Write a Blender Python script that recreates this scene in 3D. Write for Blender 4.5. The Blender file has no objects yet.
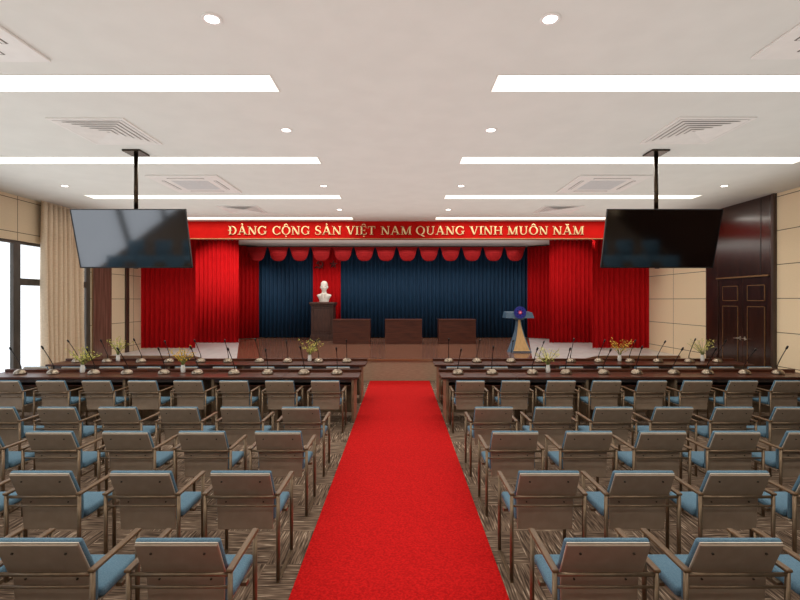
import bpy, bmesh, math, random
from mathutils import Vector, Matrix
random.seed(7)
PI = math.pi
scene = bpy.context.scene
COL = scene.collection
F = 460.0            # focal length in pixels of the 800-pixel frame
CAM = 2.0            # eye height
CEIL = 4.08
XL, XR = -7.64, 7.35 # side walls
STAGE = 0.543

def px(x, y, Y):
    return ((x - 400.0) * Y / F, CAM + (300.0 - y) * Y / F)

# ------------------------------------------------------------------ materials
def lin(c):
    c = c / 255.0
    return c / 12.92 if c <= 0.04045 else ((c + 0.055) / 1.055) ** 2.4
def rgb(r, g, b):
    return (lin(r), lin(g), lin(b), 1.0)
def base_mat(name):
    m = bpy.data.materials.new(name); m.use_nodes = True
    nt = m.node_tree
    return m, nt, nt.nodes['Principled BSDF']
def setp(p, col=None, rough=None, metal=None, coat=None, spec=None):
    if col is not None: p.inputs['Base Color'].default_value = col
    if rough is not None: p.inputs['Roughness'].default_value = rough
    if metal is not None: p.inputs['Metallic'].default_value = metal
    if coat is not None:
        p.inputs['Coat Weight'].default_value = coat; p.inputs['Coat Roughness'].default_value = 0.12
    if spec is not None: p.inputs['Specular IOR Level'].default_value = spec
def noise_mat(name, c1, c2, scale=(40, 40, 40), rough=0.6, metal=0.0, bump=0.0, coat=None, detail=3.0, lo=0.35, hi=0.65, spec=None):
    m, nt, p = base_mat(name); N, L = nt.nodes, nt.links
    setp(p, None, rough, metal, coat, spec)
    tc = N.new('ShaderNodeTexCoord'); mp = N.new('ShaderNodeMapping'); mp.inputs['Scale'].default_value = scale
    L.new(tc.outputs['Object'], mp.inputs['Vector'])
    nz = N.new('ShaderNodeTexNoise'); nz.inputs['Scale'].default_value = 1.0; nz.inputs['Detail'].default_value = detail
    L.new(mp.outputs['Vector'], nz.inputs['Vector'])
    cr = N.new('ShaderNodeValToRGB')
    cr.color_ramp.elements[0].position = lo; cr.color_ramp.elements[0].color = c1
    cr.color_ramp.elements[1].position = hi; cr.color_ramp.elements[1].color = c2
    L.new(nz.outputs['Fac'], cr.inputs['Fac']); L.new(cr.outputs['Color'], p.inputs['Base Color'])
    if bump:
        b = N.new('ShaderNodeBump'); b.inputs['Strength'].default_value = bump; b.inputs['Distance'].default_value = 0.01
        L.new(nz.outputs['Fac'], b.inputs['Height']); L.new(b.outputs['Normal'], p.inputs['Normal'])
    return m
def emit_mat(name, col, strength):
    m, nt, p = base_mat(name)
    setp(p, col, 0.5)
    p.inputs['Emission Color'].default_value = col; p.inputs['Emission Strength'].default_value = strength
    return m
def math_node(nt, op, a, b=None):
    n = nt.nodes.new('ShaderNodeMath'); n.operation = op
    for i, v in enumerate((a, b)):
        if v is None: continue
        if isinstance(v, (int, float)): n.inputs[i].default_value = v
        else: nt.links.new(v, n.inputs[i])
    return n.outputs[0]
def panel_wall_mat(name, c1, c2, joint, ypitch, yoff, zpitch=0.66, zoff=0.05, w=0.007):
    """woven wall panels with dark joints, running along y and z"""
    m, nt, p = base_mat(name); N, L = nt.nodes, nt.links
    setp(p, None, 0.75, 0, None, 0.25)
    tc = N.new('ShaderNodeTexCoord'); sp = N.new('ShaderNodeSeparateXYZ'); L.new(tc.outputs['Object'], sp.inputs[0])
    def line(out, pitch, off):
        a = math_node(nt, 'SUBTRACT', out, off); a = math_node(nt, 'DIVIDE', a, pitch)
        fr = math_node(nt, 'FRACT', a); d = math_node(nt, 'SUBTRACT', fr, 0.5); d = math_node(nt, 'ABSOLUTE', d)
        return math_node(nt, 'GREATER_THAN', d, 0.5 - w / pitch)
    ln = math_node(nt, 'MAXIMUM', line(sp.outputs['Y'], ypitch, yoff), line(sp.outputs['Z'], zpitch, zoff))
    nz = N.new('ShaderNodeTexNoise'); nz.inputs['Scale'].default_value = 1; nz.inputs['Detail'].default_value = 4
    mp = N.new('ShaderNodeMapping'); mp.inputs['Scale'].default_value = (60, 18, 160); L.new(tc.outputs['Object'], mp.inputs[0]); L.new(mp.outputs[0], nz.inputs['Vector'])
    mx = N.new('ShaderNodeMix'); mx.data_type = 'RGBA'; L.new(nz.outputs['Fac'], mx.inputs[0]); mx.inputs[6].default_value = c1; mx.inputs[7].default_value = c2
    m2 = N.new('ShaderNodeMix'); m2.data_type = 'RGBA'; L.new(ln, m2.inputs[0]); L.new(mx.outputs[2], m2.inputs[6]); m2.inputs[7].default_value = joint
    L.new(m2.outputs[2], p.inputs['Base Color'])
    return m
def carpet_tile_mat(name):
    """brown carpet tiles laid quarter-turned, each with broken light and dark streaks"""
    m, nt, p = base_mat(name); N, L = nt.nodes, nt.links
    setp(p, None, 0.9, 0, None, 0.1)
    tc = N.new('ShaderNodeTexCoord')
    ck = N.new('ShaderNodeTexChecker'); ck.inputs['Scale'].default_value = 2.0; ck.inputs['Color1'].default_value = (0, 0, 0, 1); ck.inputs['Color2'].default_value = (1, 1, 1, 1)
    mo = N.new('ShaderNodeMapping'); mo.inputs['Location'].default_value = (0.013, 0.017, 0.25); L.new(tc.outputs['Object'], mo.inputs[0]); L.new(mo.outputs[0], ck.inputs['Vector'])
    outs = []
    for s in ((5, 70, 1), (70, 5, 1)):
        mp = N.new('ShaderNodeMapping'); mp.inputs['Scale'].default_value = s; L.new(tc.outputs['Object'], mp.inputs[0])
        nz = N.new('ShaderNodeTexNoise'); nz.inputs['Scale'].default_value = 1; nz.inputs['Detail'].default_value = 2; L.new(mp.outputs[0], nz.inputs['Vector'])
        outs.append(nz.outputs['Fac'])
    mx = N.new('ShaderNodeMix'); mx.data_type = 'FLOAT'; L.new(ck.outputs['Fac'], mx.inputs[0]); L.new(outs[0], mx.inputs[2]); L.new(outs[1], mx.inputs[3])
    cr = N.new('ShaderNodeValToRGB'); e = cr.color_ramp.elements
    e[0].position = 0.36; e[0].color = rgb(70, 57, 48); e[1].position = 0.69; e[1].color = rgb(198, 178, 157)
    k = cr.color_ramp.elements.new(0.52); k.color = rgb(118, 99, 84)
    k = cr.color_ramp.elements.new(0.61); k.color = rgb(134, 114, 97)
    L.new(mx.outputs[0], cr.inputs['Fac']); L.new(cr.outputs['Color'], p.inputs['Base Color'])
    return m
def glass_mat(name):
    m = bpy.data.materials.new(name); m.use_nodes = True; nt = m.node_tree; N, L = nt.nodes, nt.links
    N.remove(N['Principled BSDF'])
    t = N.new('ShaderNodeBsdfTransparent'); t.inputs[0].default_value = (0.97, 0.985, 1, 1)
    g = N.new('ShaderNodeBsdfGlossy'); g.inputs['Roughness'].default_value = 0.02
    mx = N.new('ShaderNodeMixShader'); mx.inputs[0].default_value = 0.06
    L.new(t.outputs[0], mx.inputs[1]); L.new(g.outputs[0], mx.inputs[2]); L.new(mx.outputs[0], N['Material Output'].inputs[0])
    return m

M = {}
M['ceiling'] = noise_mat('ceiling_paint', rgb(223, 222, 216), rgb(227, 226, 220), (3, 3, 3), 0.85, spec=0.2)
M['white'] = noise_mat('white_metal_paint', rgb(228, 224, 219), rgb(233, 229, 224), (8, 8, 8), 0.45)
M['vent_grey'] = noise_mat('vent_light_grey', rgb(196, 191, 186), rgb(206, 201, 196), (30, 30, 30), 0.6)  # light grey of diffuser backing and grille bars
M['grille'] = noise_mat('return_grille', rgb(196, 198, 200), rgb(214, 214, 214), (90, 90, 90), 0.55)
M['slot'] = noise_mat('slot_dark', rgb(90, 82, 76), rgb(110, 100, 94), (20, 20, 20), 0.6)
M['strip'] = emit_mat('strip_diffuser', (1.0, 0.985, 0.87, 1), 1.25)
M['lamp'] = emit_mat('downlight_diffuser', (1.0, 0.97, 0.92, 1), 6.0)
M['wall_l'] = panel_wall_mat('woven_panels_window_wall', rgb(216, 195, 164), rgb(232, 212, 182), rgb(112, 97, 78), 2.0, 9.19)
M['wall_r'] = panel_wall_mat('woven_panels_door_wall', rgb(238, 214, 178), rgb(250, 228, 194), rgb(110, 95, 76), 1.32, 12.37)
M['plaster'] = noise_mat('back_plaster', rgb(205, 195, 182), rgb(212, 202, 190), (5, 5, 5), 0.8)
M['alu'] = noise_mat('window_frame_metal', rgb(72, 67, 62), rgb(84, 78, 72), (10, 10, 3), 0.4, 0.3)
M['glass'] = glass_mat('window_glass')
M['floor'] = carpet_tile_mat('carpet_tiles')
M['red_carpet'] = noise_mat('red_carpet_pile', rgb(168, 15, 16), rgb(206, 26, 26), (60, 60, 60), 0.95, bump=0.9, detail=5, spec=0.1)
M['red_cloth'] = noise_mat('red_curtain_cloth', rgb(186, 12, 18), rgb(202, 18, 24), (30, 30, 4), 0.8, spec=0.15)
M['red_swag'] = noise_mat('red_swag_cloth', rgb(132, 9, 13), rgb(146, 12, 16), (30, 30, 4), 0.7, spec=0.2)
M['blue_cloth'] = noise_mat('navy_curtain_cloth', rgb(20, 52, 79), rgb(26, 60, 90), (40, 40, 3), 0.7, spec=0.3)
M['red_board'] = noise_mat('red_banner_board', rgb(178, 14, 9), rgb(186, 18, 12), (4, 4, 4), 0.7, spec=0.08)
M['gold'] = noise_mat('gold_lettering', rgb(232, 204, 150), rgb(242, 216, 166), (12, 12, 12), 0.3, 0.7)
M['emblem'] = noise_mat('shade_painted_gold', rgb(74, 10, 8), rgb(88, 14, 10), (20, 20, 20), 0.4, 0.6)  # gold emblems in shade, the darkening put into the colour
M['desk'] = noise_mat('mahogany_veneer', rgb(52, 27, 18), rgb(90, 47, 30), (2.2, 38, 38), 0.33, detail=5, spec=0.3)
M['desk_body'] = noise_mat('desk_body_laminate', rgb(116, 96, 76), rgb(140, 118, 94), (3, 30, 8), 0.5, detail=4, spec=0.2)
M['stage_desk'] = noise_mat('stage_desk_walnut', rgb(70, 34, 24), rgb(98, 52, 36), (2, 30, 22), 0.35, detail=5)
M['pedestal'] = noise_mat('pedestal_walnut', rgb(58, 34, 27), rgb(82, 52, 41), (24, 24, 3), 0.35, detail=5)
M['door_wood'] = noise_mat('dark_rosewood', rgb(34, 18, 13), rgb(66, 36, 26), (26, 26, 1.6), 0.2, coat=0.5, detail=5)
M['pilaster'] = noise_mat('pilaster_rosewood', rgb(92, 66, 56), rgb(122, 92, 80), (20, 20, 1.2), 0.22, coat=0.5, detail=5)
M['trim_dark'] = noise_mat('dark_trim', rgb(58, 44, 38), rgb(72, 54, 46), (10, 10, 2), 0.35)
M['brass'] = noise_mat('brass_inlay', rgb(160, 124, 84), rgb(176, 140, 98), (20, 20, 20), 0.35, 0.8)
M['nickel'] = noise_mat('satin_nickel', rgb(198, 188, 176), rgb(212, 204, 192), (30, 30, 30), 0.3, 1.0)
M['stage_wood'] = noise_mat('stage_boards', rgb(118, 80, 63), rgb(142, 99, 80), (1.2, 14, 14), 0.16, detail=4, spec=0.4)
M['stage_reflect'] = noise_mat('painted_floor_reflection', rgb(214, 216, 216), rgb(224, 226, 226), (6, 2, 2), 0.25, spec=0.2)  # pale reflection on the glossy stage, painted as floor colour
M['fascia'] = noise_mat('stage_fascia', rgb(150, 130, 108), rgb(166, 146, 122), (8, 8, 60), 0.5)
M['nosing'] = noise_mat('stage_nosing', rgb(128, 92, 66), rgb(146, 108, 80), (3, 10, 10), 0.4)
M['shell'] = noise_mat('taupe_chair_shell', rgb(152, 134, 116), rgb(160, 142, 124), (14, 14, 14), 0.42, 0.15)
M['shell_edge'] = noise_mat('pale_shell_edge', rgb(212, 204, 190), rgb(224, 216, 204), (14, 14, 14), 0.4)
M['bronze'] = noise_mat('bronze_tube', rgb(116, 98, 78), rgb(130, 110, 88), (20, 20, 20), 0.35, 0.6)
M['arm'] = noise_mat('walnut_armrest', rgb(92, 69, 46), rgb(112, 85, 57), (40, 6, 40), 0.4, detail=4)
M['cushion'] = noise_mat('blue_upholstery', rgb(86, 117, 138), rgb(104, 135, 154), (140, 140, 140), 0.8, bump=0.25, spec=0.2)
M['black'] = noise_mat('black_plastic', rgb(20, 20, 21), rgb(26, 26, 27), (30, 30, 30), 0.35)
M['screw'] = noise_mat('dark_screw', rgb(64, 56, 48), rgb(76, 66, 56), (60, 60, 60), 0.4, 0.6)
M['screen'] = noise_mat('screen_glass', (.185, .19, .20, 1), (.19, .195, .205, 1), (2, 2, 2), 0.075, 1.0)
M['pole'] = noise_mat('black_bronze_pole', rgb(44, 34, 24), rgb(60, 46, 30), (8, 8, 8), 0.25, 0.8)
M['mic_base'] = noise_mat('champagne_metal', rgb(150, 136, 120), rgb(154, 140, 124), (3, 3, 3), 0.3, 0.95)
M['marble'] = noise_mat('white_plaster_bust', rgb(232, 226, 216), rgb(240, 235, 226), (10, 10, 10), 0.5)
M['vase'] = noise_mat('white_ceramic', rgb(224, 222, 216), rgb(234, 232, 228), (10, 10, 10), 0.3)
M['stem'] = noise_mat('green_stems', rgb(104, 118, 52), rgb(128, 140, 70), (40, 40, 40), 0.7)
M['blossom'] = noise_mat('yellow_green_sprigs', rgb(190, 186, 80), rgb(222, 214, 120), (60, 60, 60), 0.7)
M['orange_blossom'] = noise_mat('yellow_orange_sprigs', rgb(206, 156, 40), rgb(226, 184, 70), (60, 60, 60), 0.7)
M['drape'] = noise_mat('beige_linen_drape', rgb(218, 196, 170), rgb(234, 213, 187), (20, 20, 120), 0.85, spec=0.1)
M['lect_blue'] = noise_mat('slate_blue_lacquer', rgb(66, 94, 118), rgb(78, 106, 130), (6, 6, 6), 0.35)
M['lect_tan'] = noise_mat('tan_veneer', rgb(196, 156, 100), rgb(212, 172, 116), (30, 30, 4), 0.4)
M['em_blue'] = noise_mat('emblem_blue', rgb(22, 26, 112), rgb(28, 34, 128), (30, 30, 30), 0.4)
M['em_violet'] = noise_mat('emblem_violet', rgb(60, 66, 176), rgb(74, 80, 190), (30, 30, 30), 0.4)
M['em_red'] = noise_mat('emblem_red', rgb(196, 24, 70), rgb(214, 34, 84), (30, 30, 30), 0.4)
M['em_pink'] = noise_mat('emblem_pink', rgb(240, 180, 210), rgb(250, 200, 224), (30, 30, 30), 0.4)

# ------------------------------------------------------------------ mesh builder
class MB:
    def __init__(self):
        self.bm = bmesh.new(); self.mats = []
    def mi(self, m):
        if m not in self.mats: self.mats.append(m)
        return self.mats.index(m)
    def _tag(self, faces, m, smooth=False):
        i = self.mi(m)
        for f in faces:
            f.material_index = i; f.smooth = smooth
    def box(self, x0, x1, y0, y1, z0, z1, m, bev=0.0, mtx=None):
        b = bmesh.new()
        bmesh.ops.create_cube(b, size=1.0)
        for v in b.verts:
            v.co = Vector(((x0 + x1) / 2 + v.co.x * (x1 - x0), (y0 + y1) / 2 + v.co.y * (y1 - y0), (z0 + z1) / 2 + v.co.z * (z1 - z0)))
        if bev: bmesh.ops.bevel(b, geom=list(b.edges), offset=bev, segments=2, affect='EDGES', profile=0.5)
        if mtx is not None: b.transform(mtx)
        self.join(b, m, bool(bev and bev > 0.012)); b.free()
        return self
    def join(self, b, m, smooth=False):
        mp = {v: self.bm.verts.new(v.co) for v in b.verts}
        fs = []
        for f in b.faces:
            try: fs.append(self.bm.faces.new([mp[v] for v in f.verts]))
            except ValueError: pass
        self._tag(fs, m, smooth)
    def quad(self, pts, m, smooth=False):
        f = self.bm.faces.new([self.bm.verts.new(p) for p in pts]); self._tag([f], m, smooth)
    def rings(self, rings, m, cap=True, smooth=True, closed=True):
        """loft between rings of equal length"""
        vs = [[self.bm.verts.new(p) for p in r] for r in rings]; fs = []
        n = len(vs[0])
        for a, b in zip(vs, vs[1:]):
            for i in range(n if closed else n - 1):
                j = (i + 1) % n
                fs.append(self.bm.faces.new((a[i], a[j], b[j], b[i])))
        self._tag(fs, m, smooth)
        if cap and closed:
            self._tag([self.bm.faces.new(list(reversed(vs[0]))), self.bm.faces.new(vs[-1])], m, False)
        return self
    def tube(self, pts, r, m, n=8, cap=True):
        pts = [Vector(p) for p in pts]; rs = r if isinstance(r, (list, tuple)) else [r] * len(pts)
        rings = []; prev = None
        for i, p in enumerate(pts):
            d = (pts[min(i + 1, len(pts) - 1)] - pts[max(i - 1, 0)]).normalized()
            if prev is None:
                u = d.orthogonal().normalized()
            else:
                u = (prev - d * prev.dot(d)).normalized()
            prev = u; w = d.cross(u)
            rings.append([p + (u * math.cos(2 * PI * k / n) + w * math.sin(2 * PI * k / n)) * rs[i] for k in range(n)])
        return self.rings(rings, m, cap)
    def lathe(self, prof, m, c=(0, 0, 0), n=20, sx=1.0, sy=1.0, cap=True):
        return self.rings([[(c[0] + r * sx * math.cos(2 * PI * k / n), c[1] + r * sy * math.sin(2 * PI * k / n), c[2] + z) for k in range(n)] for r, z in prof], m, cap)
    def ell(self, c, rx, ry, rz, m, n=14, k=9):
        rs = []
        for i in range(1, k):
            a = -PI / 2 + PI * i / k
            rs.append([(c[0] + rx * math.cos(a) * math.cos(2 * PI * j / n), c[1] + ry * math.cos(a) * math.sin(2 * PI * j / n), c[2] + rz * math.sin(a)) for j in range(n)])
        return self.rings(rs, m, True)
    def prism(self, pts, d0, d1, m, plane='xz'):
        """polygon pts extruded from d0 to d1 on the remaining axis"""
        def P(a, b, d):
            return {'xz': (a, d, b), 'xy': (a, b, d), 'yz': (d, a, b)}[plane]
        lo = [self.bm.verts.new(P(a, b, d0)) for a, b in pts]; hi = [self.bm.verts.new(P(a, b, d1)) for a, b in pts]
        fs = [self.bm.faces.new(lo), self.bm.faces.new(list(reversed(hi)))]
        n = len(pts)
        for i in range(n):
            j = (i + 1) % n
            fs.append(self.bm.faces.new((lo[j], lo[i], hi[i], hi[j])))
        self._tag(fs, m)
        return self
    def build(self, name, parent=None, solid=None):
        bmesh.ops.recalc_face_normals(self.bm, faces=list(self.bm.faces))
        me = bpy.data.meshes.new(name); self.bm.to_mesh(me); self.bm.free()
        for m in self.mats: me.materials.append(m)
        o = bpy.data.objects.new(name, me); COL.objects.link(o)
        if parent is not None: o.parent = parent
        if solid:
            md = o.modifiers.new('thick', 'SOLIDIFY'); md.thickness = solid; md.offset = 0
        return o

def tag(o, label=None, cat=None, group=None, kind=None):
    if label: o['label'] = label
    if cat: o['category'] = cat
    if group: o['group'] = group
    if kind: o['kind'] = kind
    return o
def thing(name, label, cat, loc=(0, 0, 0), group=None):
    o = bpy.data.objects.new(name, None); COL.objects.link(o); o.location = loc; o.empty_display_size = 0.1
    return tag(o, label, cat, group)
KIDS = {}
def kids(o):
    return [c for c in bpy.data.objects if c.parent == o]
def copy_tree(root, loc, label, group=None, ch=None):
    """copies a thing, its parts and its sub-parts; the label is the copy's own"""
    r = root.copy(); COL.objects.link(r); r.location = loc; r['label'] = label
    if group: r['group'] = group
    if root.name not in KIDS: KIDS[root.name] = [(c, kids(c)) for c in kids(root)]
    for c, subs in KIDS[root.name]:
        k = c.copy(); COL.objects.link(k); k.parent = r
        for s in subs:
            q = s.copy(); COL.objects.link(q); q.parent = k
    return r
def ordinal(i):
    return ['first', 'second', 'third', 'fourth', 'fifth', 'sixth', 'seventh', 'eighth', 'ninth', 'tenth'][i]
def struct(o, label=None):
    o['kind'] = 'structure'
    if label: o['label'] = label
    return o

# ------------------------------------------------------------------ room shell
YB, YF = -4.0, 18.0
struct(MB().box(XL - .3, XR + .3, YB - .2, YF + .3, -0.15, 0, M['floor']).build('floor'), 'brown streaked carpet tile floor')
struct(MB().box(XL - .3, XR + .3, YB - .2, YF + .3, CEIL, CEIL + .15, M['ceiling']).build('ceiling'), 'plain off-white ceiling')
struct(MB().box(XL - .3, XR + .3, YB - .2, YB, 0, CEIL, M['plaster']).build('wall_rear'), 'plain plaster wall at the audience end')
struct(MB().box(XL - .3, XR + .3, YF, YF + .2, 0, CEIL, M['plaster']).build('wall_stage'), 'wall behind the stage backdrop')
WT, WY0, WY1 = 3.19, -3.4, 11.4
w = MB(); w.box(XL - .25, XL, YB, YF, WT, CEIL, M['wall_l']); w.box(XL - .25, XL, WY1, YF, 0, WT, M['wall_l']); w.box(XL - .25, XL, YB, WY0, 0, WT, M['wall_l'])
struct(w.build('wall_left'), 'beige woven panel wall around the tall windows')
struct(MB().box(XR, XR + .25, YB, YF, 0, CEIL, M['wall_r']).build('wall_right'), 'beige woven panel wall with double doors')
# tall glazing in the window wall
win = struct(thing('window_1', 'tall dark-framed windows down to the floor', None))
fr = MB(); x0, x1 = XL - .09, XL - .04
fr.box(x0, x1, WY0, WY1, WT - .06, WT, M['alu']); fr.box(x0, x1, WY0, WY1, 0, .06, M['alu'])
muls = [9.2, 6.9, 4.65, 2.4, 0.15, -2.1]
for y in muls: fr.box(x0, x1 + .02, y - .085, y + .085, .06, WT - .06, M['alu'])
fr.box(x0, x1, 11.26, WY1, .06, WT - .06, M['alu']); fr.box(x0, x1, WY0, WY0 + .1, .06, WT - .06, M['alu'])
edges = [11.26] + muls + [WY0 + .1]
for i in range(0, len(edges) - 1, 2):
    fr.box(x0, x1, edges[i + 1] + .085, edges[i] - .0, 2.3, 2.44, M['alu'])
tag(fr.build('window_frame', win), kind='structure')
for i in range(len(edges) - 1):
    a, b = edges[i + 1] + .08, edges[i] - (.08 if i else 0)
    tag(MB().box(XL - .068, XL - .06, a, b, .06, WT - .06, M['glass']).build('pane', win), kind='structure')
# wood pilaster, gold line and dark strip between window and stage
t = struct(MB().box(XL, XL + .03, 11.432, 12.15, 0, CEIL, M['pilaster'], .008).build('trim_1'), 'glossy rosewood pilaster between window and stage')
struct(MB().box(XL, XL + .012, 11.402, 11.43, 0, CEIL, M['brass']).build('trim_2'), 'thin brass line beside the pilaster')
struct(MB().box(XL, XL + .05, 12.77, 12.9, 0, CEIL, M['trim_dark']).build('trim_3'), 'dark vertical strip on the woven wall near the stage')
# rosewood door surround and doors on the right wall
w = MB()
w.box(XR - .05, XR, 10.56, 10.975, 0, CEIL, M['door_wood'], .006)
w.box(XR - .05, XR, 9.03, 9.08, 0, CEIL, M['door_wood'], .006)
w.box(XR - .05, XR, 9.08, 10.56, 2.5, CEIL, M['door_wood'], .004)
w.box(XR - .075, XR - .05, 9.1, 10.6, 2.475, 2.505, M['brass'], .003)
w.box(XR - .055, XR - .049, 9.30, 9.312, 2.5, CEIL, M['black'])
struct(w.build('trim_4'), 'dark rosewood surround rising above the double doors')
struct(MB().box(XR - .07, XR, 8.97, 9.03, 0, CEIL, M['trim_dark']).build('trim_5'), 'thin dark strip edging the rosewood surround')
struct(MB().box(XR - .04, XR, -2.5, 6.8, 0, CEIL, M['door_wood'], .004).build('trim_6'), 'dark rosewood cladding along the audience end of the wall')
d = struct(thing('door_1', 'dark rosewood double doors with brass inlay lines', None))
for nm, a, b, hs in (('leaf', 9.085, 9.817, 1), ('leaf', 9.823, 10.555, -1)):
    l = MB(); l.box(XR - .035, XR - .001, a, b, .01, 2.495, M['door_wood'], .003)
    for z0, z1 in ((.2, 1.87), (1.98, 2.31)):
        ya, yb = a + .13, b - .13
        X0, X1 = XR - .044, XR - .034
        l.box(X0 + .003, X1, ya + .012, yb - .012, z0 + .012, z1 - .012, M['door_wood'], .002)
        for q in ((ya, yb, z0, z0 + .014), (ya, yb, z1 - .014, z1), (ya, ya + .014, z0, z1), (yb - .014, yb, z0, z1)):
            l.box(X0, X1, q[0], q[1], q[2], q[3], M['brass'])
    leaf = l.build(nm, d); leaf['kind'] = 'structure'
    yh = b - .06 if hs == 1 else a + .06
    h = MB(); h.box(XR - .045, XR - .034, yh - .018, yh + .018, 1.14, 1.22, M['nickel'], .004)
    h.tube([(XR - .04, yh, 1.18), (XR - .095, yh, 1.18)], .011, M['nickel'])
    h.tube([(XR - .092, yh + .006 * hs, 1.18), (XR - .092, yh - .13 * hs, 1.175)], .011, M['nickel'])
    tag(h.build('door_handle', leaf), kind='structure')

# ------------------------------------------------------------------ ceiling fittings
sides = {-1: 'window side', 1: 'door side'}
YS = [11.62, 9.193, 6.766, 4.339, 1.912, -0.515]
YS = [y - .005 for y in YS]
near = ['closest to the stage', 'second from the stage', 'third from the stage', 'fourth from the stage', 'fifth from the stage', 'sixth from the stage']
for i, y in enumerate(YS):
    for s in (-1, 1):
        xa, xb = (-6.255, -1.205) if s < 0 else (.91, 5.98)
        t = thing('ceiling_strip_light', f'long white ceiling light strip on {sides[s]}, {near[i]}', 'ceiling light', ((xa + xb) / 2, y + .08, CEIL), 'ceiling strip lights')
        hw = (xb - xa) / 2; hd = .165
        f = MB()
        for q in ((-hw - .012, hw + .012, -hd - .012, -hd), (-hw - .012, hw + .012, hd, hd + .012), (-hw - .012, -hw, -hd, hd), (hw, hw + .012, -hd, hd)):
            f.box(q[0], q[1], q[2], q[3], -.006, 0, M['white'])
        f.build('frame', t)
        MB().box(-hw, hw, -hd, hd, -.004, -.001, M['strip']).build('diffuser', t)
proto = None
DL = [(-1.39, 3.40, 'beside the aisle, row over the camera end', -1), (1.11, 3.40, 'beside the aisle, row over the camera end', 1),
      (-1.39, 5.62, 'beside the aisle, second row from camera end', -1), (1.11, 5.62, 'beside the aisle, second row from camera end', 1),
      (-1.39, 8.37, 'beside the aisle, third row from camera end', -1), (1.11, 8.37, 'beside the aisle, third row from camera end', 1),
      (-1.39, 10.56, 'beside the aisle, row closest to the stage', -1), (1.11, 10.56, 'beside the aisle, row closest to the stage', 1),
      (-6.1, 8.37, 'out near the curtain wall', -1), (5.9, 8.37, 'out near the panelled wall above doors', 1)]
for x, y, where, s in DL:
    lb = f'small round recessed downlight on {sides[s]}, {where}'
    if proto is None:
        proto = t = thing('recessed_downlight', lb, 'downlight', (x, y, CEIL), 'round recessed downlights')
        MB().lathe([(.075, 0), (.075, -.008), (.066, -.012), (.052, -.008), (.05, -.003)], M['white'], n=28, cap=False).build('rim', t)
        MB().lathe([(.052, -.006), (.052, -.003)], M['lamp'], n=28).build('lamp', t)
    else:
        copy_tree(proto, (x, y, CEIL), lb)
def square_ring(b, r0, r1, z0, z1, m):
    for q in ((-r1, r1, -r1, -r0), (-r1, r1, r0, r1), (-r1, -r0, -r0, r0), (r0, r1, -r0, r0)):
        b.box(q[0], q[1], q[2], q[3], z0, z1, m)
proto = None
for x, y, lb in ((-3.6, 5.68, 'white square louvred air diffuser in ceiling on window side, above the hanging screen'), (3.615, 5.66, 'white square louvred air diffuser in ceiling on door side, above the hanging screen'),
                 (-3.6, 10.55, 'white square louvred air diffuser by the stage banner, window side'), (3.62, 10.55, 'white square louvred air diffuser by the stage banner, door side')):
    if proto is None:
        proto = t = thing('air_diffuser', lb, 'air vent', (x, y, CEIL), 'square louvred air diffusers')
        b = MB(); square_ring(b, .40, .44, -.014, 0, M['white']); b.build('frame', t)
        MB().box(-.40, .40, -.40, .40, -.003, -.001, M['vent_grey']).build('backing', t)
        b = MB()
        for k in range(6):
            r = .392 - k * .064
            # sloping louvre ring
            ro, ri = r, r - .052
            for a in range(4):
                mt = Matrix.Rotation(a * PI / 2, 4, 'Z')
                pts = [(-ro, -ro, -.015), (ro, -ro, -.015), (ri, -ri, -.006), (-ri, -ri, -.006)]
                b.quad([mt @ Vector(p) for p in pts], M['white'])
        b.build('louvre', t, solid=.003)
    else:
        copy_tree(proto, (x, y, CEIL), lb)
proto = None
for x, y, lb in ((-3.64, 8.25, 'white ceiling cassette air conditioner behind the hanging screen pole, window side'), (3.6, 8.25, 'white ceiling cassette air conditioner behind the hanging screen pole, door side'),
                 (-3.62, 3.385, 'white ceiling cassette air conditioner cut by picture edge, window side'), (3.6, 3.34, 'white ceiling cassette air conditioner cut by picture edge, door side')):
    if proto is None:
        proto = t = thing('ceiling_cassette', lb, 'air conditioner', (x, y, CEIL), 'ceiling cassette air conditioners')
        b = MB(); b.box(-.6, .6, -.6, .6, -.022, 0, M['white'], .006); b.build('panel', t)
        g = MB(); g.box(-.31, .31, -.31, .31, -.027, -.021, M['grille'], .003)
        for k in range(12): g.box(-.29, .29, -.29 + k * .05, -.282 + k * .05, -.0285, -.026, M['vent_grey'])
        g.build('intake_grille', t)
        for a in range(4):
            mt = Matrix.Rotation(a * PI / 2, 4, 'Z')
            sl = MB().box(-.31, .31, .42, .475, -.0235, -.0215, M['slot'], 0, mt).build('air_slot', t)
            MB().box(-.30, .30, .435, .462, -.028, -.0225, M['white'], .002, mt).build('flap', sl)
    else:
        copy_tree(proto, (x, y, CEIL), lb)
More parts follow.
